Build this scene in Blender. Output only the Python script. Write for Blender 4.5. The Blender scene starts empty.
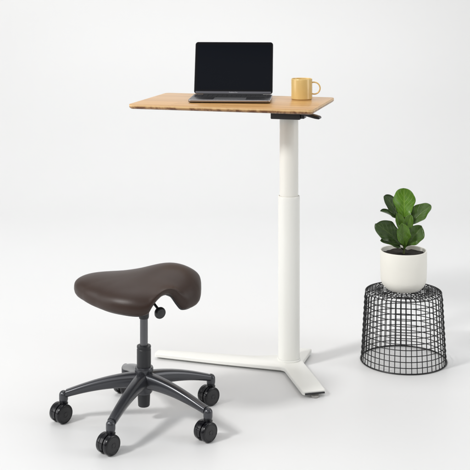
import bpy, bmesh, math, random
from mathutils import Vector, Matrix, Quaternion
random.seed(7)
S = bpy.context.scene
C = S.collection
PI = math.pi

# ------------------------------------------------------------------ helpers
def obj(name, bm, mats, parent=None, smooth=True, angle=35):
    me = bpy.data.meshes.new(name)
    bmesh.ops.recalc_face_normals(bm, faces=bm.faces[:])
    bm.to_mesh(me); bm.free()
    if not isinstance(mats, (list, tuple)): mats = [mats]
    for m in mats: me.materials.append(m)
    if smooth:
        for p in me.polygons: p.use_smooth = True
        try: me.set_sharp_from_angle(angle=math.radians(angle))
        except Exception: pass
    o = bpy.data.objects.new(name, me); C.objects.link(o)
    if parent: o.parent = parent
    return o

def thing(name, label, cat, loc=(0, 0, 0), rotz=0, group=None):
    o = bpy.data.objects.new(name, None); C.objects.link(o)
    o.empty_display_size = .05
    o.location = loc; o.rotation_euler = (0, 0, rotz)
    o['label'] = label; o['category'] = cat
    if group: o['group'] = group
    return o

def lathe(bm, prof, n=48, M=Matrix.Identity(4), mat=0):
    rings = []
    for r, z in prof:
        if r < 1e-6: rings.append([bm.verts.new(M @ Vector((0, 0, z)))])
        else: rings.append([bm.verts.new(M @ Vector((r*math.cos(2*PI*i/n), r*math.sin(2*PI*i/n), z))) for i in range(n)])
    for a, b in zip(rings, rings[1:]):
        for i in range(n):
            j = (i+1) % n
            if len(a) == 1 and len(b) == 1: continue
            if len(a) == 1: f = bm.faces.new((a[0], b[i], b[j]))
            elif len(b) == 1: f = bm.faces.new((a[i], a[j], b[0]))
            else: f = bm.faces.new((a[i], a[j], b[j], b[i]))
            f.material_index = mat
    return bm

def tube(bm, pts, rad, n=8, closed=False, ez=1.0):
    pts = [Vector(p) for p in pts]; N = len(pts)
    if not isinstance(rad, (list, tuple)): rad = [rad]*N
    rings = []; prev = None
    for k, p in enumerate(pts):
        if closed: t = (pts[(k+1) % N]-pts[k-1]).normalized()
        else: t = (pts[min(k+1, N-1)]-pts[max(k-1, 0)]).normalized()
        if prev is None:
            up = Vector((0, 0, 1)) if abs(t.z) < .9 else Vector((1, 0, 0))
        else: up = prev
        s = t.cross(up).normalized(); u = s.cross(t).normalized(); prev = u
        rings.append([bm.verts.new(p + rad[k]*(math.cos(2*PI*i/n)*s + ez*math.sin(2*PI*i/n)*u)) for i in range(n)])
    rng = range(N) if closed else range(N-1)
    for k in rng:
        a, b = rings[k], rings[(k+1) % N]
        for i in range(n):
            j = (i+1) % n
            bm.faces.new((a[i], a[j], b[j], b[i]))
    if not closed:
        bm.faces.new(rings[0][::-1]); bm.faces.new(rings[-1])
    return bm

def rrect(w, d, r, n=8, cx=0, cy=0):
    out = []
    for sx, sy, a0 in ((1, 1, 0), (-1, 1, 90), (-1, -1, 180), (1, -1, 270)):
        for k in range(n+1):
            a = math.radians(a0 + 90*k/n)
            out.append((cx+sx*(w/2-r)+r*math.cos(a), cy+sy*(d/2-r)+r*math.sin(a)))
    return out

def loft(bm, loops, cap0=True, cap1=True, mats=None):
    """loops: list of lists of 3D points, all the same length"""
    R = [[bm.verts.new(Vector(p)) for p in L] for L in loops]
    n = len(R[0])
    for k, (a, b) in enumerate(zip(R, R[1:])):
        for i in range(n):
            j = (i+1) % n
            f = bm.faces.new((a[i], a[j], b[j], b[i]))
            if mats: f.material_index = mats[k]
    if cap0: bm.faces.new(R[0][::-1])
    if cap1: bm.faces.new(R[-1])
    return bm

def box(bm, x0, x1, y0, y1, z0, z1, bev=0.0, M=Matrix.Identity(4)):
    r = bmesh.ops.create_cube(bm, size=1, matrix=M @ Matrix.Translation(((x0+x1)/2, (y0+y1)/2, (z0+z1)/2)) @ Matrix.Diagonal((x1-x0, y1-y0, z1-z0, 1)))
    if bev:
        es = list({e for v in r['verts'] for e in v.link_edges})
        bmesh.ops.bevel(bm, geom=es, offset=bev, segments=3, affect='EDGES', profile=.5)
    return bm

def smooth_poly(pts, radii, n=8):
    """round the corners of a 2D polygon"""
    out = []; N = len(pts)
    for i in range(N):
        p = Vector(pts[i]); a = Vector(pts[i-1]); b = Vector(pts[(i+1) % N]); r = radii[i]
        d1 = (a-p).normalized(); d2 = (b-p).normalized()
        ang = d1.angle(d2); t = min(r/math.tan(ang/2), .48*(a-p).length, .48*(b-p).length)
        p1 = p+d1*t; p2 = p+d2*t
        for k in range(n+1):
            u = k/n
            out.append(tuple((1-u)**2*p1 + 2*u*(1-u)*p + u*u*p2))
    return out

def offset_poly(pts, d):
    N = len(pts); out = []
    area = sum(pts[i][0]*pts[(i+1) % N][1]-pts[(i+1) % N][0]*pts[i][1] for i in range(N))
    sg = 1 if area > 0 else -1
    for i in range(N):
        a = Vector(pts[i-1]); b = Vector(pts[(i+1) % N]); t = (b-a)
        if t.length < 1e-9: out.append(pts[i]); continue
        t.normalize(); nrm = Vector((t.y, -t.x))*sg
        out.append((pts[i][0]-nrm.x*d, pts[i][1]-nrm.y*d))
    return out

# ------------------------------------------------------------------ materials
def mat(name, col, rough=.5, metal=0, spec=.5, coat=0, coat_r=.1, bump=0, bscale=200, var=0, vscale=8, sss=0, rvar=0):
    m = bpy.data.materials.new(name); m.use_nodes = True
    nt = m.node_tree; b = nt.nodes['Principled BSDF']
    b.inputs['Base Color'].default_value = (*col, 1)
    b.inputs['Roughness'].default_value = rough
    b.inputs['Metallic'].default_value = metal
    b.inputs['Specular IOR Level'].default_value = spec
    b.inputs['Coat Weight'].default_value = coat
    b.inputs['Coat Roughness'].default_value = coat_r
    if sss:
        b.inputs['Subsurface Weight'].default_value = sss
        b.inputs['Subsurface Scale'].default_value = .01
    tc = nt.nodes.new('ShaderNodeTexCoord')
    if bump:
        n = nt.nodes.new('ShaderNodeTexNoise'); n.inputs['Scale'].default_value = bscale; n.inputs['Detail'].default_value = 4
        nt.links.new(tc.outputs['Object'], n.inputs['Vector'])
        bp = nt.nodes.new('ShaderNodeBump'); bp.inputs['Strength'].default_value = bump; bp.inputs['Distance'].default_value = .001
        nt.links.new(n.outputs['Fac'], bp.inputs['Height']); nt.links.new(bp.outputs['Normal'], b.inputs['Normal'])
    if var or rvar:
        n2 = nt.nodes.new('ShaderNodeTexNoise'); n2.inputs['Scale'].default_value = vscale; n2.inputs['Detail'].default_value = 5
        nt.links.new(tc.outputs['Object'], n2.inputs['Vector'])
        if var:
            r = nt.nodes.new('ShaderNodeMapRange'); r.inputs['To Min'].default_value = 1-var; r.inputs['To Max'].default_value = 1+var
            nt.links.new(n2.outputs['Fac'], r.inputs['Value'])
            mx = nt.nodes.new('ShaderNodeVectorMath'); mx.operation = 'SCALE'; mx.inputs[0].default_value = col
            nt.links.new(r.outputs['Result'], mx.inputs['Scale']); nt.links.new(mx.outputs['Vector'], b.inputs['Base Color'])
        if rvar:
            r = nt.nodes.new('ShaderNodeMapRange'); r.inputs['To Min'].default_value = rough-rvar; r.inputs['To Max'].default_value = rough+rvar
            nt.links.new(n2.outputs['Fac'], r.inputs['Value']); nt.links.new(r.outputs['Result'], b.inputs['Roughness'])
    return m

M_floor = mat('white_vinyl_floor', (.76, .762, .762), .42, spec=.35, var=.012, vscale=1.3, rvar=.06)
M_back = mat('white_backdrop_paper', (.81, .81, .81), .8, spec=.2, var=.01, vscale=1.1)
M_white = mat('white_powder_coat', (.87, .87, .83), .32, spec=.5, bump=.12, bscale=900)
M_tube_in = mat('satin_white_tube', (.85, .84, .79), .30, metal=0, spec=.6)
M_dark = mat('dark_grey_plastic', (.016, .017, .020), .4, bump=.1, bscale=900)
M_black = mat('black_plastic', (.012, .012, .014), .35, bump=.08, bscale=700)
M_blackg = mat('glossy_black_plastic', (.006, .006, .008), .18, spec=.45)
M_tyre = mat('black_rubber_tread', (.018, .018, .019), .5)
M_hubdisc = mat('charcoal_wheel_disc', (.010, .010, .012), .32)
M_arm = mat('slate_grey_enamel', (.045, .047, .055), .29, metal=.4, spec=.6, coat=.35, coat_r=.2)
M_post = mat('brushed_grey_steel', (.13, .132, .14), .30, metal=.8)
M_leather = mat('brown_leather', (.034, .018, .0125), .42, spec=.38, bump=.22, bscale=420, var=.12, vscale=14, rvar=.05)
M_alu = mat('space_grey_aluminium', (.085, .083, .09), .36, metal=.9)
M_edge = mat('lit_grey_aluminium_edge', (.40, .375, .375), .3, metal=.9)  # paler copy of the space grey, the lit edge put into the colour
M_screen = mat('black_display_glass', (.0035, .005, .009), .12, spec=.05)
M_bezel = mat('black_bezel_glass', (.004, .004, .006), .18, spec=.08)
M_key = mat('black_keycap', (.011, .011, .013), .5)
M_keybed = mat('dark_keyboard_well', (.02, .02, .022), .5)
M_text = mat('pale_lettering', (.55, .55, .58), .4)
M_mug = mat('mustard_glaze', (.76, .54, .21), .30, metal=.08, spec=.5, coat=.3, coat_r=.2, var=.05, vscale=40, bump=.1, bscale=90)
M_mugin = mat('unglazed_tan_rim', (.42, .24, .09), .5)
M_wire = mat('black_powder_coated_wire', (.005, .005, .006), .42, spec=.35)
M_pot = mat('matte_cream_ceramic', (.86, .845, .78), .5, spec=.4, bump=.25, bscale=160, var=.015, vscale=20)
M_soil = mat('potting_soil', (.014, .010, .007), .95, bump=1.0, bscale=120, var=.5, vscale=90)
M_stem = mat('plant_stem', (.10, .12, .035), .6, var=.2, vscale=60)
M_glide = mat('steel_glide', (.45, .44, .42), .3, metal=.8)

def wood(edge=False):
    m = bpy.data.materials.new('bamboo_edge' if edge else 'bamboo_top'); m.use_nodes = True
    nt = m.node_tree; b = nt.nodes['Principled BSDF']; L = nt.links.new
    tc = nt.nodes.new('ShaderNodeTexCoord')
    mp = nt.nodes.new('ShaderNodeMapping'); L(tc.outputs['Object'], mp.inputs['Vector'])
    b.inputs['Roughness'].default_value = .38; b.inputs['Coat Weight'].default_value = .15
    # strips of bamboo running along the length
    br = nt.nodes.new('ShaderNodeTexBrick'); L(tc.outputs['Object'], br.inputs['Vector'])
    br.inputs['Scale'].default_value = 1; br.inputs['Brick Width'].default_value = .55; br.inputs['Row Height'].default_value = .021
    br.inputs['Mortar Size'].default_value = .0004; br.inputs['Mortar Smooth'].default_value = .5; br.offset = .37
    br.inputs['Color1'].default_value = (.69, .405, .145, 1); br.inputs['Color2'].default_value = (.57, .305, .095, 1); br.inputs['Mortar'].default_value = (.40, .21, .07, 1)
    mp.inputs['Scale'].default_value = (3, 90, 90) if not edge else (48, 48, 30)
    n = nt.nodes.new('ShaderNodeTexNoise'); n.inputs['Scale'].default_value = 1; n.inputs['Detail'].default_value = 6; n.inputs['Roughness'].default_value = .6
    L(mp.outputs['Vector'], n.inputs['Vector'])
    cr = nt.nodes.new('ShaderNodeValToRGB'); L(n.outputs['Fac'], cr.inputs['Fac'])
    mx = nt.nodes.new('ShaderNodeMix'); mx.data_type = 'RGBA'; mx.blend_type = 'MULTIPLY'; mx.inputs['Factor'].default_value = 1
    if not edge:
        cr.color_ramp.elements[0].position = .3; cr.color_ramp.elements[0].color = (.78, .72, .62, 1)
        cr.color_ramp.elements[1].position = .65; cr.color_ramp.elements[1].color = (1.0, 1.0, 1.0, 1)
        L(br.outputs['Color'], mx.inputs[6])
        # short darker growth nodes
        mp2 = nt.nodes.new('ShaderNodeMapping'); mp2.inputs['Scale'].default_value = (26, 46, 1); L(tc.outputs['Object'], mp2.inputs['Vector'])
        v = nt.nodes.new('ShaderNodeTexVoronoi'); v.inputs['Scale'].default_value = 1; v.inputs['Randomness'].default_value = 1; L(mp2.outputs['Vector'], v.inputs['Vector'])
        c2 = nt.nodes.new('ShaderNodeValToRGB'); L(v.outputs['Distance'], c2.inputs['Fac'])
        c2.color_ramp.elements[0].position = .03; c2.color_ramp.elements[0].color = (.80, .70, .55, 1)
        c2.color_ramp.elements[1].position = .14; c2.color_ramp.elements[1].color = (1, 1, 1, 1)
        m2 = nt.nodes.new('ShaderNodeMix'); m2.data_type = 'RGBA'; m2.blend_type = 'MULTIPLY'; m2.inputs['Factor'].default_value = .8
        L(cr.outputs['Color'], m2.inputs[6]); L(c2.outputs['Color'], m2.inputs[7])
        L(m2.outputs[2], mx.inputs[7])
    else:
        e = cr.color_ramp.elements
        e[0].position = .42; e[0].color = (.36, .22, .13, 1)
        e[1].position = .57; e[1].color = (1, 1, 1, 1)
        # laminated layers: pale skins over a darker, spotted core
        sp = nt.nodes.new('ShaderNodeSeparateXYZ'); L(tc.outputs['Object'], sp.inputs['Vector'])
        mr = nt.nodes.new('ShaderNodeMapRange'); mr.inputs['From Min'].default_value = -.021; mr.inputs['From Max'].default_value = 0
        L(sp.outputs['Z'], mr.inputs['Value'])
        c3 = nt.nodes.new('ShaderNodeValToRGB'); c3.color_ramp.interpolation = 'LINEAR'; L(mr.outputs['Result'], c3.inputs['Fac'])
        ee = c3.color_ramp.elements; ee[0].position = .0; ee[0].color = (.42, .24, .10, 1); ee[1].position = 1; ee[1].color = (.74, .50, .25, 1)
        for p, c in ((.25, (.34, .18, .07, 1)), (.55, (.42, .24, .10, 1)), (.68, (.72, .48, .23, 1))):
            x = ee.new(p); x.color = c
        L(c3.outputs['Color'], mx.inputs[6]); L(cr.outputs['Color'], mx.inputs[7])
        fm_ = nt.nodes.new('ShaderNodeMapRange'); fm_.inputs['From Min'].default_value = .75; fm_.inputs['From Max'].default_value = .5; fm_.inputs['To Min'].default_value = .12
        L(mr.outputs['Result'], fm_.inputs['Value']); L(fm_.outputs['Result'], mx.inputs['Factor'])
    L(mx.outputs[2], b.inputs['Base Color'])
    bp = nt.nodes.new('ShaderNodeBump'); bp.inputs['Strength'].default_value = .15; bp.inputs['Distance'].default_value = .0006
    L(n.outputs['Fac'], bp.inputs['Height']); L(bp.outputs['Normal'], b.inputs['Normal'])
    return m
M_wood, M_woodedge = wood(), wood(True)

def leafmat(name, c1, c2):
    m = bpy.data.materials.new(name); m.use_nodes = True
    nt = m.node_tree; b = nt.nodes['Principled BSDF']; L = nt.links.new
    uv = nt.nodes.new('ShaderNodeUVMap')
    sp = nt.nodes.new('ShaderNodeSeparateXYZ'); L(uv.outputs['UV'], sp.inputs['Vector'])
    # side veins: lines slanting away from the midrib
    ab = nt.nodes.new('ShaderNodeMath'); ab.operation = 'SUBTRACT'; ab.inputs[1].default_value = .5; L(sp.outputs['X'], ab.inputs[0])
    a2 = nt.nodes.new('ShaderNodeMath'); a2.operation = 'ABSOLUTE'; L(ab.outputs[0], a2.inputs[0])
    k = nt.nodes.new('ShaderNodeMath'); k.operation = 'MULTIPLY_ADD'; k.inputs[1].default_value = -.75; L(a2.outputs[0], k.inputs[0]); L(sp.outputs['Y'], k.inputs[2])
    s = nt.nodes.new('ShaderNodeMath'); s.operation = 'MULTIPLY'; s.inputs[1].default_value = 7*2*PI; L(k.outputs[0], s.inputs[0])
    sn = nt.nodes.new('ShaderNodeMath'); sn.operation = 'SINE'; L(s.outputs[0], sn.inputs[0])
    pw = nt.nodes.new('ShaderNodeMapRange'); pw.inputs['From Min'].default_value = .80; pw.inputs['From Max'].default_value = 1; L(sn.outputs[0], pw.inputs['Value'])
    mid = nt.nodes.new('ShaderNodeMapRange'); mid.inputs['From Min'].default_value = .04; mid.inputs['From Max'].default_value = .015; L(a2.outputs[0], mid.inputs['Value'])
    mx = nt.nodes.new('ShaderNodeMath'); mx.operation = 'MAXIMUM'; L(pw.outputs[0], mx.inputs[0]); L(mid.outputs[0], mx.inputs[1])
    fa = nt.nodes.new('ShaderNodeMath'); fa.operation = 'MULTIPLY'; fa.inputs[1].default_value = .65; L(mx.outputs[0], fa.inputs[0])
    c = nt.nodes.new('ShaderNodeMix'); c.data_type = 'RGBA'; c.inputs[6].default_value = (*c1, 1); c.inputs[7].default_value = (*c2, 1); L(fa.outputs[0], c.inputs['Factor'])
    tc = nt.nodes.new('ShaderNodeTexCoord'); n = nt.nodes.new('ShaderNodeTexNoise'); n.inputs['Scale'].default_value = 30; L(tc.outputs['Object'], n.inputs['Vector'])
    r = nt.nodes.new('ShaderNodeMapRange'); r.inputs['To Min'].default_value = .65; r.inputs['To Max'].default_value = 1.35; L(n.outputs['Fac'], r.inputs['Value'])
    vm = nt.nodes.new('ShaderNodeVectorMath'); vm.operation = 'SCALE'; L(c.outputs[2], vm.inputs[0]); L(r.outputs[0], vm.inputs['Scale'])
    L(vm.outputs[0], b.inputs['Base Color'])
    b.inputs['Roughness'].default_value = .36; b.inputs['Specular IOR Level'].default_value = .45
    bp = nt.nodes.new('ShaderNodeBump'); bp.invert = True; bp.inputs['Strength'].default_value = .5; bp.inputs['Distance'].default_value = .0015
    L(mx.outputs[0], bp.inputs['Height']); L(bp.outputs['Normal'], b.inputs['Normal'])
    return m
M_leafd = leafmat('dark_leaf', (.030, .060, .013), (.07, .115, .03))
M_leafb = leafmat('bright_leaf', (.085, .205, .008), (.19, .35, .03))
M_leafm = leafmat('mid_leaf', (.052, .112, .013), (.11, .18, .04))

M_leafb2 = leafmat('fresh_leaf', (.075, .16, .015), (.14, .25, .04))

# ------------------------------------------------------------------ setting: floor and seamless sweep
YB, RB = 7.4, 2.0
bm = bmesh.new()
xs = (-7, -3, 0, 3, 7); ysf = (.8, 3, 4.5, 6, YB)
g = [[bm.verts.new((x, y, 0)) for x in xs] for y in ysf]
for r0, r1 in zip(g, g[1:]):
    for i in range(len(xs)-1): bm.faces.new((r0[i], r0[i+1], r1[i+1], r1[i]))
fl = obj('floor', bm, M_floor); fl['kind'] = 'structure'; fl['label'] = 'smooth white studio floor'
bm = bmesh.new(); prof = [(YB, 0)]
for k in range(1, 49):
    a = PI/2*k/48; prof.append((YB+RB*math.sin(a), RB-RB*math.cos(a)))
prof.append((YB+RB, 5.5))
g = [[bm.verts.new((x, y, z)) for x in xs] for y, z in prof]
for r0, r1 in zip(g, g[1:]):
    for i in range(len(xs)-1): bm.faces.new((r0[i], r0[i+1], r1[i+1], r1[i]))
bk = obj('backdrop', bm, M_floor); bk['kind'] = 'structure'; bk['label'] = 'seamless pale grey backdrop curving up behind'

# ------------------------------------------------------------------ standing desk
HD = 1.058; AZ = math.atan2(-.262, .965)      # desk's long axis
COLX, COLY = .217, 4.50
desk = thing('standing_desk', 'tall desk with bamboo top on one white column and low splayed white base', 'desk', (COLX, COLY, 0), AZ)
# tabletop, local frame: x along the length, y to the back
TW, TD = .745, .474; tx = .144-TW/2; ty = 0.0
bm = bmesh.new()
T = .019
def RR(ins, z): return [(x, y, z) for x, y in rrect(TW-2*ins, TD-2*ins, max(.022-ins, .004), 8)]
loops = [RR(.002, 0), RR(.0006, -.0006), RR(0, -.002), RR(0, -.011), RR(.0015, -.0135), RR(.005, -.0170), RR(.009, -.0186), RR(.014, -.019)]
loft(bm, loops, mats=[0,0,1,1,1,1,1])
bm.faces.ensure_lookup_table()
top = obj('tabletop', bm, [M_wood, M_woodedge], desk, angle=30)
top.location = (tx, ty, HD)
# columns
bm = bmesh.new()
lathe(bm, [(.0, .024), (.0435, .024), (.0435, .67), (.0435, .6815), (.0428, .6830), (.0400, .6834), (.0395, .665)], 64)
obj('outer_column', bm, M_white, desk)
bm = bmesh.new()
lathe(bm, [(.0378, .66), (.0378, .9955), (0, .9955)], 64); obj('inner_column', bm, M_tube_in, desk)
bm = bmesh.new()
lathe(bm, [(.0437, .0235), (.0470, .0235), (.0470, .0290), (.0440, .0315)], 64); obj('column_collar', bm, M_white, desk)
# base plate (world-space outline turned into the desk's frame)
R = Matrix.Rotation(-AZ, 2)
def loc2(p): return tuple(R @ Vector((p[0]-COLX, p[1]-COLY)))
outline = [(-.331, 4.573), (-.318, 4.624), (.08, 4.546), (.195, 4.560), (.214, 4.655), (.318, 4.632), (.272, 4.480), (.339, 4.168), (.252, 4.146), (.193, 4.409), (-.06, 4.484)]
rad = [.012, .012, .2, .04, .006, .006, .06, .014, .014, .035, .2]
pl = smooth_poly([loc2(p) for p in outline], rad, 8)
bm = bmesh.new()
def PL(ins, z): return [(x, y, z) for x, y in offset_poly(pl, ins)]
loft(bm, [PL(.004, .0085), PL(.0, .0105), PL(0, .0205), PL(.0012, .0228), PL(.0035, .0240)])
base = obj('base', bm, M_white, desk, angle=40)
# glides
for k, p in enumerate([(.2965, 4.160), (-.30, 4.606), (.268, 4.622)]):
    x, y = loc2(p)
    bm = bmesh.new(); lathe(bm, [(0, 0), (.014, 0), (.016, .003), (.016, .008), (.012, .0095), (0, .0095)], 24, Matrix.Translation((x, y, 0)))
    obj('glide', bm, M_glide, base)
# dark strip standing in for the recess in the front foot's end
a0, a1 = Vector(loc2((.259, 4.1445))), Vector(loc2((.333, 4.1635)))
d = (a1-a0).normalized(); nrm = Vector((d.y, -d.x))
bm = bmesh.new()
loft(bm, [[(*(a0), .0130), (*(a1), .0130), (*(a1), .0192), (*(a0), .0192)],
          [(*(a0+nrm*.004), .0135), (*(a1+nrm*.004), .0135), (*(a1+nrm*.004), .0187), (*(a0+nrm*.004), .0187)]])
obj('foot_end_recess', bm, M_dark, base, smooth=False)
# height mechanism under the top
bm = bmesh.new(); box(bm, -.062, .058, -.062, .062, 0.9960, 1.0385, .004)
mech = obj('height_mechanism', bm, M_dark, desk)
bm = bmesh.new(); box(bm, -.088, -.062, -.05, .05, 1.031, 1.0387, .001)
obj('mounting_plate', bm, M_white, mech)
bm = bmesh.new(); box(bm, .058, .074, -.056, -.010, 1.000, 1.026, .003); obj('lever_pivot', bm, M_black, mech)
bm = bmesh.new()
def sec(x, z, w, h, yc):
    return [(x, yc-w/2, z-h*.35), (x, yc-w/2+.004, z-h/2), (x, yc+w/2-.004, z-h/2), (x, yc+w/2, z-h*.35),
            (x, yc+w/2, z+h*.35), (x, yc+w/2-.004, z+h/2), (x, yc-w/2+.004, z+h/2), (x, yc-w/2, z+h*.35)]
loft(bm, [sec(.050, 1.025, .030, .010, -.050), sec(.068, 1.023, .036, .013, -.054), (sec(.095, 1.0175, .044, .013, -.060)), sec(.122, 1.0115, .048, .012, -.064), sec(.137, 1.0085, .046, .010, -.065), sec(.1410, 1.0080, .040, .006, -.065)])
obj('height_lever', bm, M_black, desk)

# ------------------------------------------------------------------ laptop
LW, LD, LT = .330, .226, .012
lz = HD+.0015
la = math.radians(-4.2)
lap = thing('laptop', 'open dark grey laptop with black screen standing on the bamboo desk top', 'laptop', (-.024, 4.462, lz), la)
# local: x right, y to the back, origin = middle of front edge
def lrr(w, d, r, z, cy): return [(x, y, z) for x, y in rrect(w, d, r, 6, 0, cy)]
bm = bmesh.new()
cy = LD/2
loft(bm, [lrr(LW-.016, LD-.016, .006, .0, cy), lrr(LW-.004, LD-.004, .010, .0016, cy), lrr(LW, LD, .012, .0045, cy), lrr(LW, LD, .012, LT-.0014, cy), lrr(LW-.0008, LD-.0008, .0118, LT-.0006, cy), lrr(LW-.003, LD-.003, .011, LT, cy)],
     mats=[0, 0, 1, 1, 1])
deck = obj('chassis', bm, [M_alu, M_edge], lap)
# keyboard well, keys, trackpad
bm = bmesh.new(); box(bm, -.139, .139, .098, .205, LT+.0001, LT+.0006); kb = obj('keyboard', bm, M_keybed, lap, smooth=False)
bm = bmesh.new()
rows = [(.0985, 14, .018), (.1170, 14, .018), (.1355, 14, .018), (.1540, 14, .018), (.1725, 14, .018), (.1905, 14, .011)]
for y0, n, h in rows:
    w = .276/n
    for i in range(n):
        if y0 < .1 and 4 <= i <= 8: continue
        box(bm, -.138+i*w+.0012, -.138+(i+1)*w-.0012, y0+.0012, y0+h-.0008, LT+.0007, LT+.0018)
box(bm, -.138+4*.276/14+.0012, -.138+9*.276/14-.0012, .0997, .1157, LT+.0007, LT+.0018)
obj('keycaps', bm, M_key, kb, smooth=False)
bm = bmesh.new(); loft(bm, [lrr(.130, .078, .004, LT+.00015, .052), lrr(.1296, .0776, .004, LT+.0006, .052)])
obj('trackpad', bm, mat('trackpad_glass', (.12, .12, .125), .25), lap)
for s in (-1, 1):
    bm = bmesh.new(); box(bm, s*.1525-.006, s*.1525+.006, .10, .204, LT+.0001, LT+.0004); obj('speaker_grille', bm, M_alu, lap, smooth=False)
# hinge barrel
hy = LD-.006
bm = bmesh.new(); Mx = Matrix.Translation((-.125, hy+.001, LT-.0002)) @ Matrix.Rotation(PI/2, 4, 'Y')
lathe(bm, [(0, 0), (.0042, 0), (.0042, .25), (0, .25)], 20, Mx); obj('hinge', bm, M_black, lap)
# lid: built flat in XZ, tilted back
TL = math.radians(17); LH = .2235; th = .0055
Ml = Matrix.Translation((0, hy+.002, LT+.0015)) @ Matrix.Rotation(-TL, 4, 'X')
def lid(w, h, r, y, z0=0): return [Ml @ Vector((x, y, z0+z)) for x, z in rrect(w, h, r, 6, 0, h/2)]
bm = bmesh.new()
loft(bm, [lid(LW-.002, LH-.002, .011, 0, .001), lid(LW, LH, .012, .001), lid(LW, LH, .012, th-.0016), lid(LW-.005, LH-.005, .010, th, .0025)])
lidobj = obj('lid', bm, M_alu, lap)
bm = bmesh.new()
loft(bm, [lid(LW-.003, LH-.003, .0105, -.0002, .0015), lid(LW-.0036, LH-.0036, .0102, -.0007, .0018)])
obj('bezel', bm, M_bezel, lidobj)
bm = bmesh.new()
loft(bm, [lid(LW-.022, LH-.030, .002, -.0008, .018), lid(LW-.0222, LH-.0302, .002, -.0010, .0181)])
obj('screen', bm, M_screen, lidobj)
bm = bmesh.new()
loft(bm, [lid(LW-.012, .0085, .002, -.0008, .0022), lid(LW-.0122, .0083, .002, -.0012, .0023)])
obj('chin_reflection', bm, mat('painted_chin_reflection', (.10, .10, .115), .3, metal=.4), lidobj)  # pale strip painted in for the hinge's reflection under the screen
cu = bpy.data.curves.new('t', 'FONT'); cu.body = 'MacBook Pro'; cu.size = .0064; cu.align_x = 'CENTER'; cu.align_y = 'CENTER'; cu.extrude = .00012
tmp = bpy.data.objects.new('t', cu); C.objects.link(tmp)
bpy.context.view_layer.update()
me = bpy.data.meshes.new_from_object(tmp.evaluated_get(bpy.context.evaluated_depsgraph_get()))
bpy.data.objects.remove(tmp); me.materials.clear(); me.materials.append(M_text)
tx_ = bpy.data.objects.new('lettering', me); C.objects.link(tx_); tx_.parent = lidobj
tx_.matrix_local = Ml @ Matrix.Translation((0, -.0014, .0065)) @ Matrix.Rotation(PI/2, 4, 'X')

# ------------------------------------------------------------------ mug
mug = thing('mug', 'mustard yellow mug with thin ring handle beside the laptop', 'mug', (.2755, 4.62, HD), 0)
bm = bmesh.new(); r = .0437; h = .0855
lathe(bm, [(0, .002), (r-.006, .002), (r-.005, 0), (r-.002, .0008), (r, .0035), (r, .03), (r, h-.004), (r-.0007, h-.001), (r-.0018, h), (r-.003, h-.001), (r-.0036, h-.004), (r-.0040, .010), (r-.010, .006), (0, .006)], 64)
obj('cup', bm, M_mug, mug)
bm = bmesh.new(); pts = []
for k in range(25):
    a = math.radians(112 - 224*k/24)
    pts.append((r+.0075+.0245*math.cos(a), 0, .0465+.0245*math.sin(a)))
pts = [(r-.0015, 0, pts[0][2]-.0004)] + pts + [(r-.0015, 0, pts[-1][2]+.0004)]
tube(bm, pts, .0030, 12, ez=1.0)
hd = obj('handle', bm, M_mug, mug); hd.rotation_euler = (0, 0, math.radians(-8))

# ------------------------------------------------------------------ wire stool
WX, WY = .6865, 4.56
ws = thing('wire_stool', 'black wire cage stool with open grid sides under the potted plant', 'stool', (WX, WY, 0))
RBm, RTp, HW, cr = .1705, .1545, .285, .018
NV = 48
def wprof():
    p = []
    n = 10
    for k in range(n+1):
        t = k/n; p.append((RBm+(RTp-RBm)*t*.96, .003+(HW-cr-.003)*t))
    x1, z1 = p[-1]
    for k in range(1, 7):
        a = PI/2*k/6; p.append((x1-cr+cr*math.cos(a), z1+cr*math.sin(a)))
    return p
P = wprof()
bm = bmesh.new()
for i in range(NV):
    a = 2*PI*(i+.3)/NV
    rin = [.0245, .092, .046, .092][i % 4]
    pr = P + [(rin, HW)]
    tube(bm, [(q*math.cos(a), q*math.sin(a), z) for q, z in pr], .0018, 6)
obj('upright_wires', bm, M_wire, ws)
bm = bmesh.new()
def ring(bm, rr, z, w, n=96): tube(bm, [(rr*math.cos(2*PI*i/n), rr*math.sin(2*PI*i/n), z) for i in range(n)], w, 6, closed=True)
for k in range(1, 12):
    z = .003+.0229*k; rr = RBm+(RTp-RBm)*.96*(z/(HW-cr))
    ring(bm, rr+.0022, z, .0017)
obj('hoop_wires', bm, M_wire, ws)
bm = bmesh.new()
ring(bm, .1535, HW-.004, .0022)
for rr in (.134, .1125, .0905, .0685, .0460, .0240): ring(bm, rr, HW+.0030, .0018, 64)
obj('top_rings', bm, M_wire, ws)
bm = bmesh.new(); ring(bm, RBm+.003, .0035, .0028); obj('bottom_ring', bm, M_wire, ws)

# ------------------------------------------------------------------ potted plant
PX, PY, PZ = .6855, 4.553, HW+.0042
pp = thing('potted_plant', 'young fig plant with broad green leaves in a round cream pot on the wire stool', 'plant', (PX, PY, PZ))
bm = bmesh.new(); H = .163; Rr = .0945
prof = [(0, .004), (.046, .004), (.050, 0), (.056, .001)]
for k in range(1, 11):
    a = PI/2*k/10; prof.append((.046+.047*math.sin(a)+.0, .052-.051*math.cos(a)))
prof += [(.0938, .075), (.0945, .11), (.0945, H-.003), (.0938, H-.0008), (.0925, H), (.0895, H-.001), (.0880, H-.004), (.0870, .10), (.07, .03), (0, .02)]
lathe(bm, prof, 72); obj('pot', bm, M_pot, pp)
bm = bmesh.new(); n = 36
c0 = bm.verts.new((0, 0, H-.015)); prev = None
for q in (.02, .045, .07, .0872):
    cur = [bm.verts.new((q*math.cos(2*PI*i/n), q*math.sin(2*PI*i/n), H-.017+random.uniform(-.0045, .0045))) for i in range(n)]
    for i in range(n):
        j = (i+1) % n
        if prev is None: bm.faces.new((c0, cur[i], cur[j]))
        else: bm.faces.new((prev[i], prev[j], cur[j], cur[i]))
    prev = cur
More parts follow.
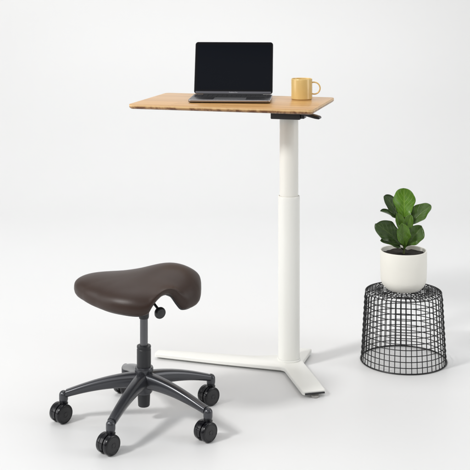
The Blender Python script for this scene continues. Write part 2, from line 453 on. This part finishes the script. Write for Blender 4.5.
obj('soil', bm, M_soil, pp)
# stem; z is measured from the pot's foot
K = 4.553/1119.0
def W(px, py, dy=0.0):
    """plan: offset from the pot's foot for a measured position (figures taken off the photo, in millimetre-true metres)"""
    Y = PY+dy
    return Vector(((px-235)*Y/1119-PX, dy, 1.55-(py+20)*Y/1119-PZ))
bm = bmesh.new()
tube(bm, [W(403.6, 256), W(404.2, 246), W(404.8, 238), W(404.0, 230), W(404.6, 222), W(404.4, 217)], [.0048, .0042, .0038, .0036, .0032, .002], 10)
obj('stem', bm, M_stem, pp)
def leaf(b, t, width, nrm, m, curl=.1, cup=.15, wav=1.0, shape='fig'):
    """b, t base and tip; nrm the way the upper face looks; curl bends the tip back"""
    b = Vector(b); t = Vector(t); ax = (t-b); Ln = ax.length; ax.normalize()
    nrm = Vector(nrm).normalized(); s = ax.cross(nrm).normalized(); nn = s.cross(ax).normalized()
    bm = bmesh.new(); uvl = bm.loops.layers.uv.new('UVMap')
    NU, NW = 44, 20; ph = random.uniform(0, 6)
    grid = []
    for i in range(NU+1):
        u = math.sin(i/NU*PI/2)
        # fiddle outline: stalk, narrow waist, broad rounded end
        if u < .08: w = .04
        elif u < .68:
            q = (u-.08)/.60; w = .04+.96*(q*q*(3-2*q))**.62
        else: w = math.sqrt(max(1-((u-.68)/.32)**2.3, 0))
        w *= 1+.05*math.sin(u*17+ph)
        row = []
        for j in range(NW+1):
            v = j/NW*2-1
            off = s*(v*w*width/2)
            arch = -curl*Ln*(u**2) + curl*Ln*.25*math.sin(PI*u)
            hgt = cup*width*(abs(v)**1.6)*w + .085*width*wav*math.sin(u*11+ph+v*2)*abs(v)**2 - .018*width*math.exp(-(v*6)**2) + .014*width*math.sin(u*23-ph+abs(v)*5)*min(abs(v)*2, 1)*math.sin(PI*u)
            row.append((b+ax*(u*Ln)+off+nn*(arch+hgt), (v*.5+.5, u)))
        grid.append(row)
    V = [[bm.verts.new(p) for p, _ in row] for row in grid]
    for i in range(NU):
        for j in range(NW):
            f = bm.faces.new((V[i][j], V[i][j+1], V[i+1][j+1], V[i+1][j]))
            for lp, (ii, jj) in zip(f.loops, ((i, j), (i, j+1), (i+1, j+1), (i+1, j))): lp[uvl].uv = grid[ii][jj][1]
    bmesh.ops.remove_doubles(bm, verts=bm.verts[:], dist=1e-6)
    me = bpy.data.meshes.new('leaf'); bmesh.ops.recalc_face_normals(bm, faces=bm.faces[:]); bm.to_mesh(me); bm.free()
    me.materials.append(m)
    for p in me.polygons: p.use_smooth = True
    o = bpy.data.objects.new('leaf', me); C.objects.link(o); o.parent = pp
    so = o.modifiers.new('thick', 'SOLIDIFY'); so.thickness = .0009; so.offset = 0
    return o
leaf(W(404.4, 225), W(404.0, 188.4, .018), .088, (-.05, -1, .25), M_leafb, curl=.06, cup=.14)            # tall front leaf
leaf(W(405.0, 230, .004), W(428.8, 204.0, -.01), .068, (-.45, -.75, .55), M_leafm, curl=.12, cup=.18)      # upper right
leaf(W(404.0, 226, .010), W(386.5, 194.0, .06), .062, (.3, -.8, .6), M_leafd, curl=.10, cup=.14)         # behind, upper left
leaf(W(404.2, 226, .004), W(383.5, 207.5, .012), .052, (.35, -.25, .9), M_leafd, curl=.18, cup=.22)        # left, edge on
leaf(W(403.8, 247, -.004), W(380.0, 224.0, -.035), .084, (-.05, -.85, .50), M_leafd, curl=.20, cup=.16)    # big lower left
leaf(W(404.0, 250, -.004), W(384.0, 237.5, -.05), .050, (-.1, -.6, .85), M_leafd, curl=.16, cup=.15)       # small low left
leaf(W(404.6, 249, -.006), W(402.5, 226.0, -.050), .056, (.0, -.9, .45), M_leafb2, curl=.15, cup=.28)       # short centre leaf
leaf(W(405.0, 248, -.002), W(420.5, 228.0, -.03), .068, (.12, -.85, .5), M_leafm, curl=.24, cup=.18)     # lower right
leaf(W(404.6, 236, .006), W(415.0, 226.0, .055), .038, (.0, -.6, .8), M_leafd, curl=.1, cup=.2)             # small one behind
leaf(W(404.4, 238, -.004), W(397.5, 214.0, -.016), .040, (.2, -.9, .3), M_leafb2, curl=.05, cup=.25)         # young sheath leaf
leaf(W(404.4, 238, -.006), W(410.5, 215.0, -.018), .040, (-.2, -.9, .3), M_leafb2, curl=.05, cup=.25)

# ------------------------------------------------------------------ saddle stool
SX, SY = -.3205, 3.937
st = thing('saddle_stool', 'rolling stool with brown leather saddle seat on a grey five-arm base', 'stool', (SX, SY, 0))
# --- seat
tab = [(-90, .172, .413), (-80, .171, .420), (-75, .167, .440), (-69, .163, .458), (-60, .158, .472), (-50, .158, .474), (-42, .163, .462), (-35, .171, .436),
       (-28, .181, .414), (-8, .198, .414), (4, .202, .434), (18, .205, .455), (40, .198, .445), (70, .172, .437), (100, .168, .432), (130, .205, .43),
       (148, .246, .432), (160, .262, .432), (172, .253, .430), (188, .216, .424), (210, .182, .417), (240, .172, .415), (270, .172, .418)]
def cub(th, col):
    th = (th+90) % 360-90
    for i in range(len(tab)-1):
        if tab[i][0] <= th <= tab[i+1][0]:
            g_ = lambda k: tab[k % (len(tab)-1)][col] if k != len(tab)-1 else tab[0][col]
            t0, t1 = tab[i][0], tab[i+1][0]; u = (th-t0)/(t1-t0)
            p0, p1, p2, p3 = g_(i-1), g_(i), g_(i+1), g_(i+2)
            return .5*((2*p1)+(-p0+p2)*u+(2*p0-5*p1+4*p2-p3)*u*u+(-p0+3*p1-3*p2+p3)*u**3)
NT, NR = 180, 30
def ztop(x, y):
    return .503 + .054*math.exp(-((x-.14)**2/(2*.115**2)+(y-.055)**2/(2*.09**2))) + .009*math.exp(-((x+.20)**2+(y-.07)**2)/(2*.07**2))
bm = bmesh.new()
ctr = bm.verts.new((0, 0, ztop(0, 0))); prev = None; first = None
for k in range(1, NR+1):
    cur = []
    ph = k/NR*1.16*PI/2            # past 90 degrees the cushion rolls under
    for i in range(NT):
        thd = -90+360*i/NT; th = math.radians(thd)
        R_ = cub(thd, 1); zr = cub(thd, 2)
        s_ = math.sin(ph)
        rr = R_*(s_**.92)
        x, y = rr*math.cos(th), rr*math.sin(th)
        pw = .78-.22*math.exp(-((thd-165)/38)**2); zt = ztop(x, y); zr = .425+(zr-.425)*(s_**3.5 if ph < PI/2 else 1); zm = zr+.022   # level of the widest point
        if ph <= PI/2: z = zm+(zt-zm)*max(math.cos(ph), 0)**pw
        else: z = zm-.022*math.sin((ph-PI/2)/(.16*PI/2)*PI/2)
        if ph > PI/2: 
            q = (ph-PI/2)/(.16*PI/2); rr = R_*(1-.0)-.022*(1-math.cos(q*PI/2)); x, y = rr*math.cos(th), rr*math.sin(th)
        cur.append(bm.verts.new((x, y, z)))
    for i in range(NT):
        j = (i+1) % NT
        if prev is None: bm.faces.new((ctr, cur[i], cur[j]))
        else: bm.faces.new((prev[i], prev[j], cur[j], cur[i]))
    prev = cur
# narrow piping lip then inward
seat_rim = [v.co.copy() for v in prev]
lip = [bm.verts.new((v.co.x*.96, v.co.y*.96, v.co.z+.001)) for v in prev]
for i in range(NT):
    j = (i+1) % NT; bm.faces.new((prev[i], prev[j], lip[j], lip[i]))
seat = obj('seat', bm, M_leather, st, angle=60)
# seat pan: dark shell under the cushion
bm = bmesh.new(); loops = []
for f, dz in ((.996, .0005), (.990, -.0036), (.95, -.0040), (.90, .004), (.6, .024), (.3, .03)):
    L_ = []
    for v in seat_rim:
        x, y = v.x*f, v.y*f; zz = v.z*(1-(1-f)*.0)+dz
        if f <= .9: zz = max(.455+(.9-f)*.02, v.z+.004)
        L_.append((x, y, zz))
    loops.append(L_)
loft(bm, loops, cap0=False); obj('seat_pan', bm, M_black, seat)
# mount below the pan
bm = bmesh.new(); lathe(bm, [(0, .36), (.0165, .36), (.0180, .366), (.019, .395), (.024, .42), (.036, .447), (.040, .462), (0, .462)], 32)
obj('seat_mount', bm, M_dark, st)
# tilt lever with knob
kx, ky, kz = -.2565-SX, 3.83-SY, .4105
bm = bmesh.new(); tube(bm, [(.018, -.02, .436), (.04, -.055, .427), (kx-.002, ky+.004, kz+.006)], [.005, .0045, .0045], 10)
lev = obj('tilt_lever', bm, M_black, st)
bm = bmesh.new()
dirk = Vector((.55, -.8, -.18)).normalized()
Mk = Matrix.Translation((kx, ky, kz)) @ dirk.to_track_quat('Z', 'Y').to_matrix().to_4x4()
lathe(bm, [(0, -.014), (.010, -.014), (.016, -.011), (.0198, -.004), (.0203, .001), (.0190, .006), (.0165, .009), (.0158, .0085), (.014, .0082), (.009, .0095), (0, .0100)], 36, Mk)
obj('knob', bm, M_black, lev)
# post, sleeve, hub, lower cylinder
bm = bmesh.new(); lathe(bm, [(0, .25), (.0138, .25), (.0138, .372), (0, .372)], 32); obj('gas_post', bm, M_post, st)
bm = bmesh.new(); lathe(bm, [(0, .185), (.0250, .185), (.0250, .252), (.0238, .2535), (.0238, .2565), (.0250, .258), (.0250, .2625), (.0240, .265), (.0150, .266), (0, .266)], 40); obj('post_sleeve', bm, M_dark, st)
bm = bmesh.new(); lathe(bm, [(0, .052), (.0185, .052), (.0205, .055), (.0215, .075), (.0225, .105), (0, .105)], 36); obj('lower_cylinder', bm, M_dark, st)
bm = bmesh.new(); lathe(bm, [(0, .098), (.026, .098), (.030, .104), (.0305, .14), (.0305, .172), (.0330, .178), (.0335, .186), (.0315, .1905), (.0255, .192), (0, .192)], 48)
hub = obj('base_hub', bm, M_arm, st)
# arms
RC = .274
angs = [181, 252, 324.4, 34.5, 108.6]
def arm_mesh():
    bm = bmesh.new(); loops = []
    NS = 22
    for k in range(NS+1):
        u = k/NS; x = .018+(RC-.018)*u
        zt = .172-.062*u**1.2 + .006*math.sin(PI*u)          # top line
        hh = .029*(1-u)**1.1+.0245
        w = .0155+.0050*(1-u)+ .005*(1-u)**4
        zb = zt-hh
        # cross-section: rounded ridge on top, fuller shoulders, narrower flat bottom
        cs = [(-.55, 0), (-.80, .10), (-.98, .40), (-1.0, .66), (-.86, .86), (-.62, .965), (-.3, 1.0), (.3, 1.0), (.62, .965), (.86, .86), (1.0, .66), (.98, .40), (.80, .10), (.55, 0)]
        loops.append([(x, a*w, zb+(zt-zb)*b) for a, b in cs])
    loft(bm, loops)
    return bm
def endknob():
    bm = bmesh.new()
    pr = [(0, .0710), (.0140, .0710), (.0150, .0725), (.0158, .079), (.0158, .092)]
    for k in range(1, 9):
        a = PI/2*k/8; pr.append((.0158*math.cos(a), .092+.0165*math.sin(a)))
    lathe(bm, pr, 32); return bm
aproto = obj('arm', arm_mesh(), M_arm, hub, angle=50)
kproto = obj('arm_end', endknob(), M_arm, hub)
for i, a in enumerate(angs):
    o = aproto if i == 0 else aproto.copy()
    k = kproto if i == 0 else kproto.copy()
    if i: C.objects.link(o); C.objects.link(k); o.parent = hub; k.parent = hub
    o.rotation_euler = (0, 0, math.radians(a))
    k.location = ((RC+.008)*math.cos(math.radians(a)), (RC+.008)*math.sin(math.radians(a)), 0)
# casters: local x = axle
RWh = .0335
def wheel_mesh():
    bm = bmesh.new()
    Mx = Matrix.Rotation(PI/2, 4, 'Y')
    lathe(bm, [(0, 0), (.022, 0), (.0310, .0015), (RWh, .004), (RWh, .0140), (.0326, .0172), (.0305, .0190), (.0290, .0192), (.0282, .0180), (.0262, .0178), (.0252, .0188), (.0105, .0200), (.0095, .0192), (.0070, .0192), (.0060, .0208), (0, .0212)], 48, Mx)
    for f in bm.faces:
        c = f.calc_center_median(); q = math.hypot(c.y, c.z)
        f.material_index = 1 if (q < .0285 and c.x > .01) else 0
    return bm
def fork_mesh():
    bm = bmesh.new()
    # swivel stem + collar
    lathe(bm, [(0, .050), (.0140, .050), (.0160, .060), (.0160, .0660), (.0140, .0672), (.0140, .0710), (0, .0710)], 28, Matrix.Translation((0, 0, 0)))
    # hood between the wheels
    loops = []
    for x in (-.0062, .0062):
        L_ = []
        for k in range(17):
            a = math.radians(-20+220*k/16)
            L_.append((x, -0.011+.0345*math.cos(a), RWh+.0345*math.sin(a)))
        loops.append(L_)
    loft(bm, loops)
    # axle
    lathe(bm, [(0, -.02), (.005, -.02), (.005, .02), (0, .02)], 16, Matrix.Translation((0, -.011, RWh)) @ Matrix.Rotation(PI/2, 4, 'Y'))
    return bm
wm = wheel_mesh(); fm = fork_mesh()
cproto = obj('caster', fm, M_blackg, st)
wp = obj('wheel', wm, [M_blackg, M_hubdisc], cproto); wp.location = (.0065, -.011, RWh)
wq = wp.copy(); C.objects.link(wq); wq.parent = cproto; wq.location = (-.0065, -.011, RWh); wq.rotation_euler = (0, 0, PI)
cang = [-44, -42, -46, -50, -38]
for i, a in enumerate(angs):
    if i == 0: o = cproto
    else:
        o = cproto.copy(); C.objects.link(o); o.parent = st
        for w in (wp, wq):
            c = w.copy(); C.objects.link(c); c.parent = o
    o.location = ((RC+.008)*math.cos(math.radians(a)), (RC+.008)*math.sin(math.radians(a)), 0)
    o.rotation_euler = (0, 0, math.radians(cang[i]))

# ------------------------------------------------------------------ light
def area(name, loc, tgt, sx, sy, power, col=(1, 1, 1)):
    l = bpy.data.lights.new(name, 'AREA'); l.shape = 'RECTANGLE'; l.size = sx; l.size_y = sy; l.energy = power; l.color = col
    o = bpy.data.objects.new(name, l); C.objects.link(o); o.location = loc
    o.rotation_euler = (Vector(tgt)-Vector(loc)).to_track_quat('-Z', 'Y').to_euler()
    return o
area('key_softbox', (-4.9, .7, 5.1), (.1, 4.3, .4), 1.0, 1.0, 320, (1, .99, .975))
area('overhead_softbox', (.2, 5.2, 4.7), (.2, 5.0, 0), 5.0, 3.5, 56)
area('front_fill', (-1.5, -3.0, 4.2), (0, 4.5, .6), 4, 3, 60)  # fill added behind the camera to brighten upright white faces
area('left_softbox', (-5.2, 3.6, 2.2), (0, 4.5, .7), 2.0, 3.2, 52)
area('right_softbox', (4.0, 3.4, 1.9), (0, 4.6, .6), 1.4, 2.8, 38)
area('backdrop_softbox', (0, 6.6, 4.9), (0, 9.2, 1.5), 5, .8, 72)
w = bpy.data.worlds.new('World'); S.world = w; w.use_nodes = True
nt = w.node_tree; bg = nt.nodes['Background']; L = nt.links.new
# the unlit part of the studio (behind and below the camera) is dim, the white side is bright
tc = nt.nodes.new('ShaderNodeTexCoord'); sp = nt.nodes.new('ShaderNodeSeparateXYZ'); L(tc.outputs['Generated'], sp.inputs['Vector'])
m1 = nt.nodes.new('ShaderNodeMath'); m1.operation = 'MULTIPLY_ADD'; m1.inputs[1].default_value = 1.3; L(sp.outputs['Z'], m1.inputs[0]); L(sp.outputs['Y'], m1.inputs[2])
r = nt.nodes.new('ShaderNodeMapRange'); r.interpolation_type = 'SMOOTHSTEP'; r.inputs['From Min'].default_value = -1.0; r.inputs['From Max'].default_value = .25; L(m1.outputs[0], r.inputs['Value'])
cm = nt.nodes.new('ShaderNodeMix'); cm.data_type = 'RGBA'; cm.inputs[6].default_value = (.10, .085, .065, 1); cm.inputs[7].default_value = (.40, .405, .41, 1); L(r.outputs['Result'], cm.inputs['Factor'])
L(cm.outputs[2], bg.inputs['Color']); bg.inputs['Strength'].default_value = 1.0

# ------------------------------------------------------------------ camera
cam = bpy.data.cameras.new('camera'); co = bpy.data.objects.new('camera', cam); C.objects.link(co)
co.location = (0, 0, 1.55); co.rotation_euler = (PI/2, 0, 0)
cam.sensor_width = 36; cam.lens = 1119/470*36
cam.shift_y = -(235+20)/470
cam.clip_end = 100
S.camera = co
S.view_settings.view_transform = 'Standard'; S.view_settings.look = 'None'; S.view_settings.exposure = .04; S.view_settings.gamma = 1
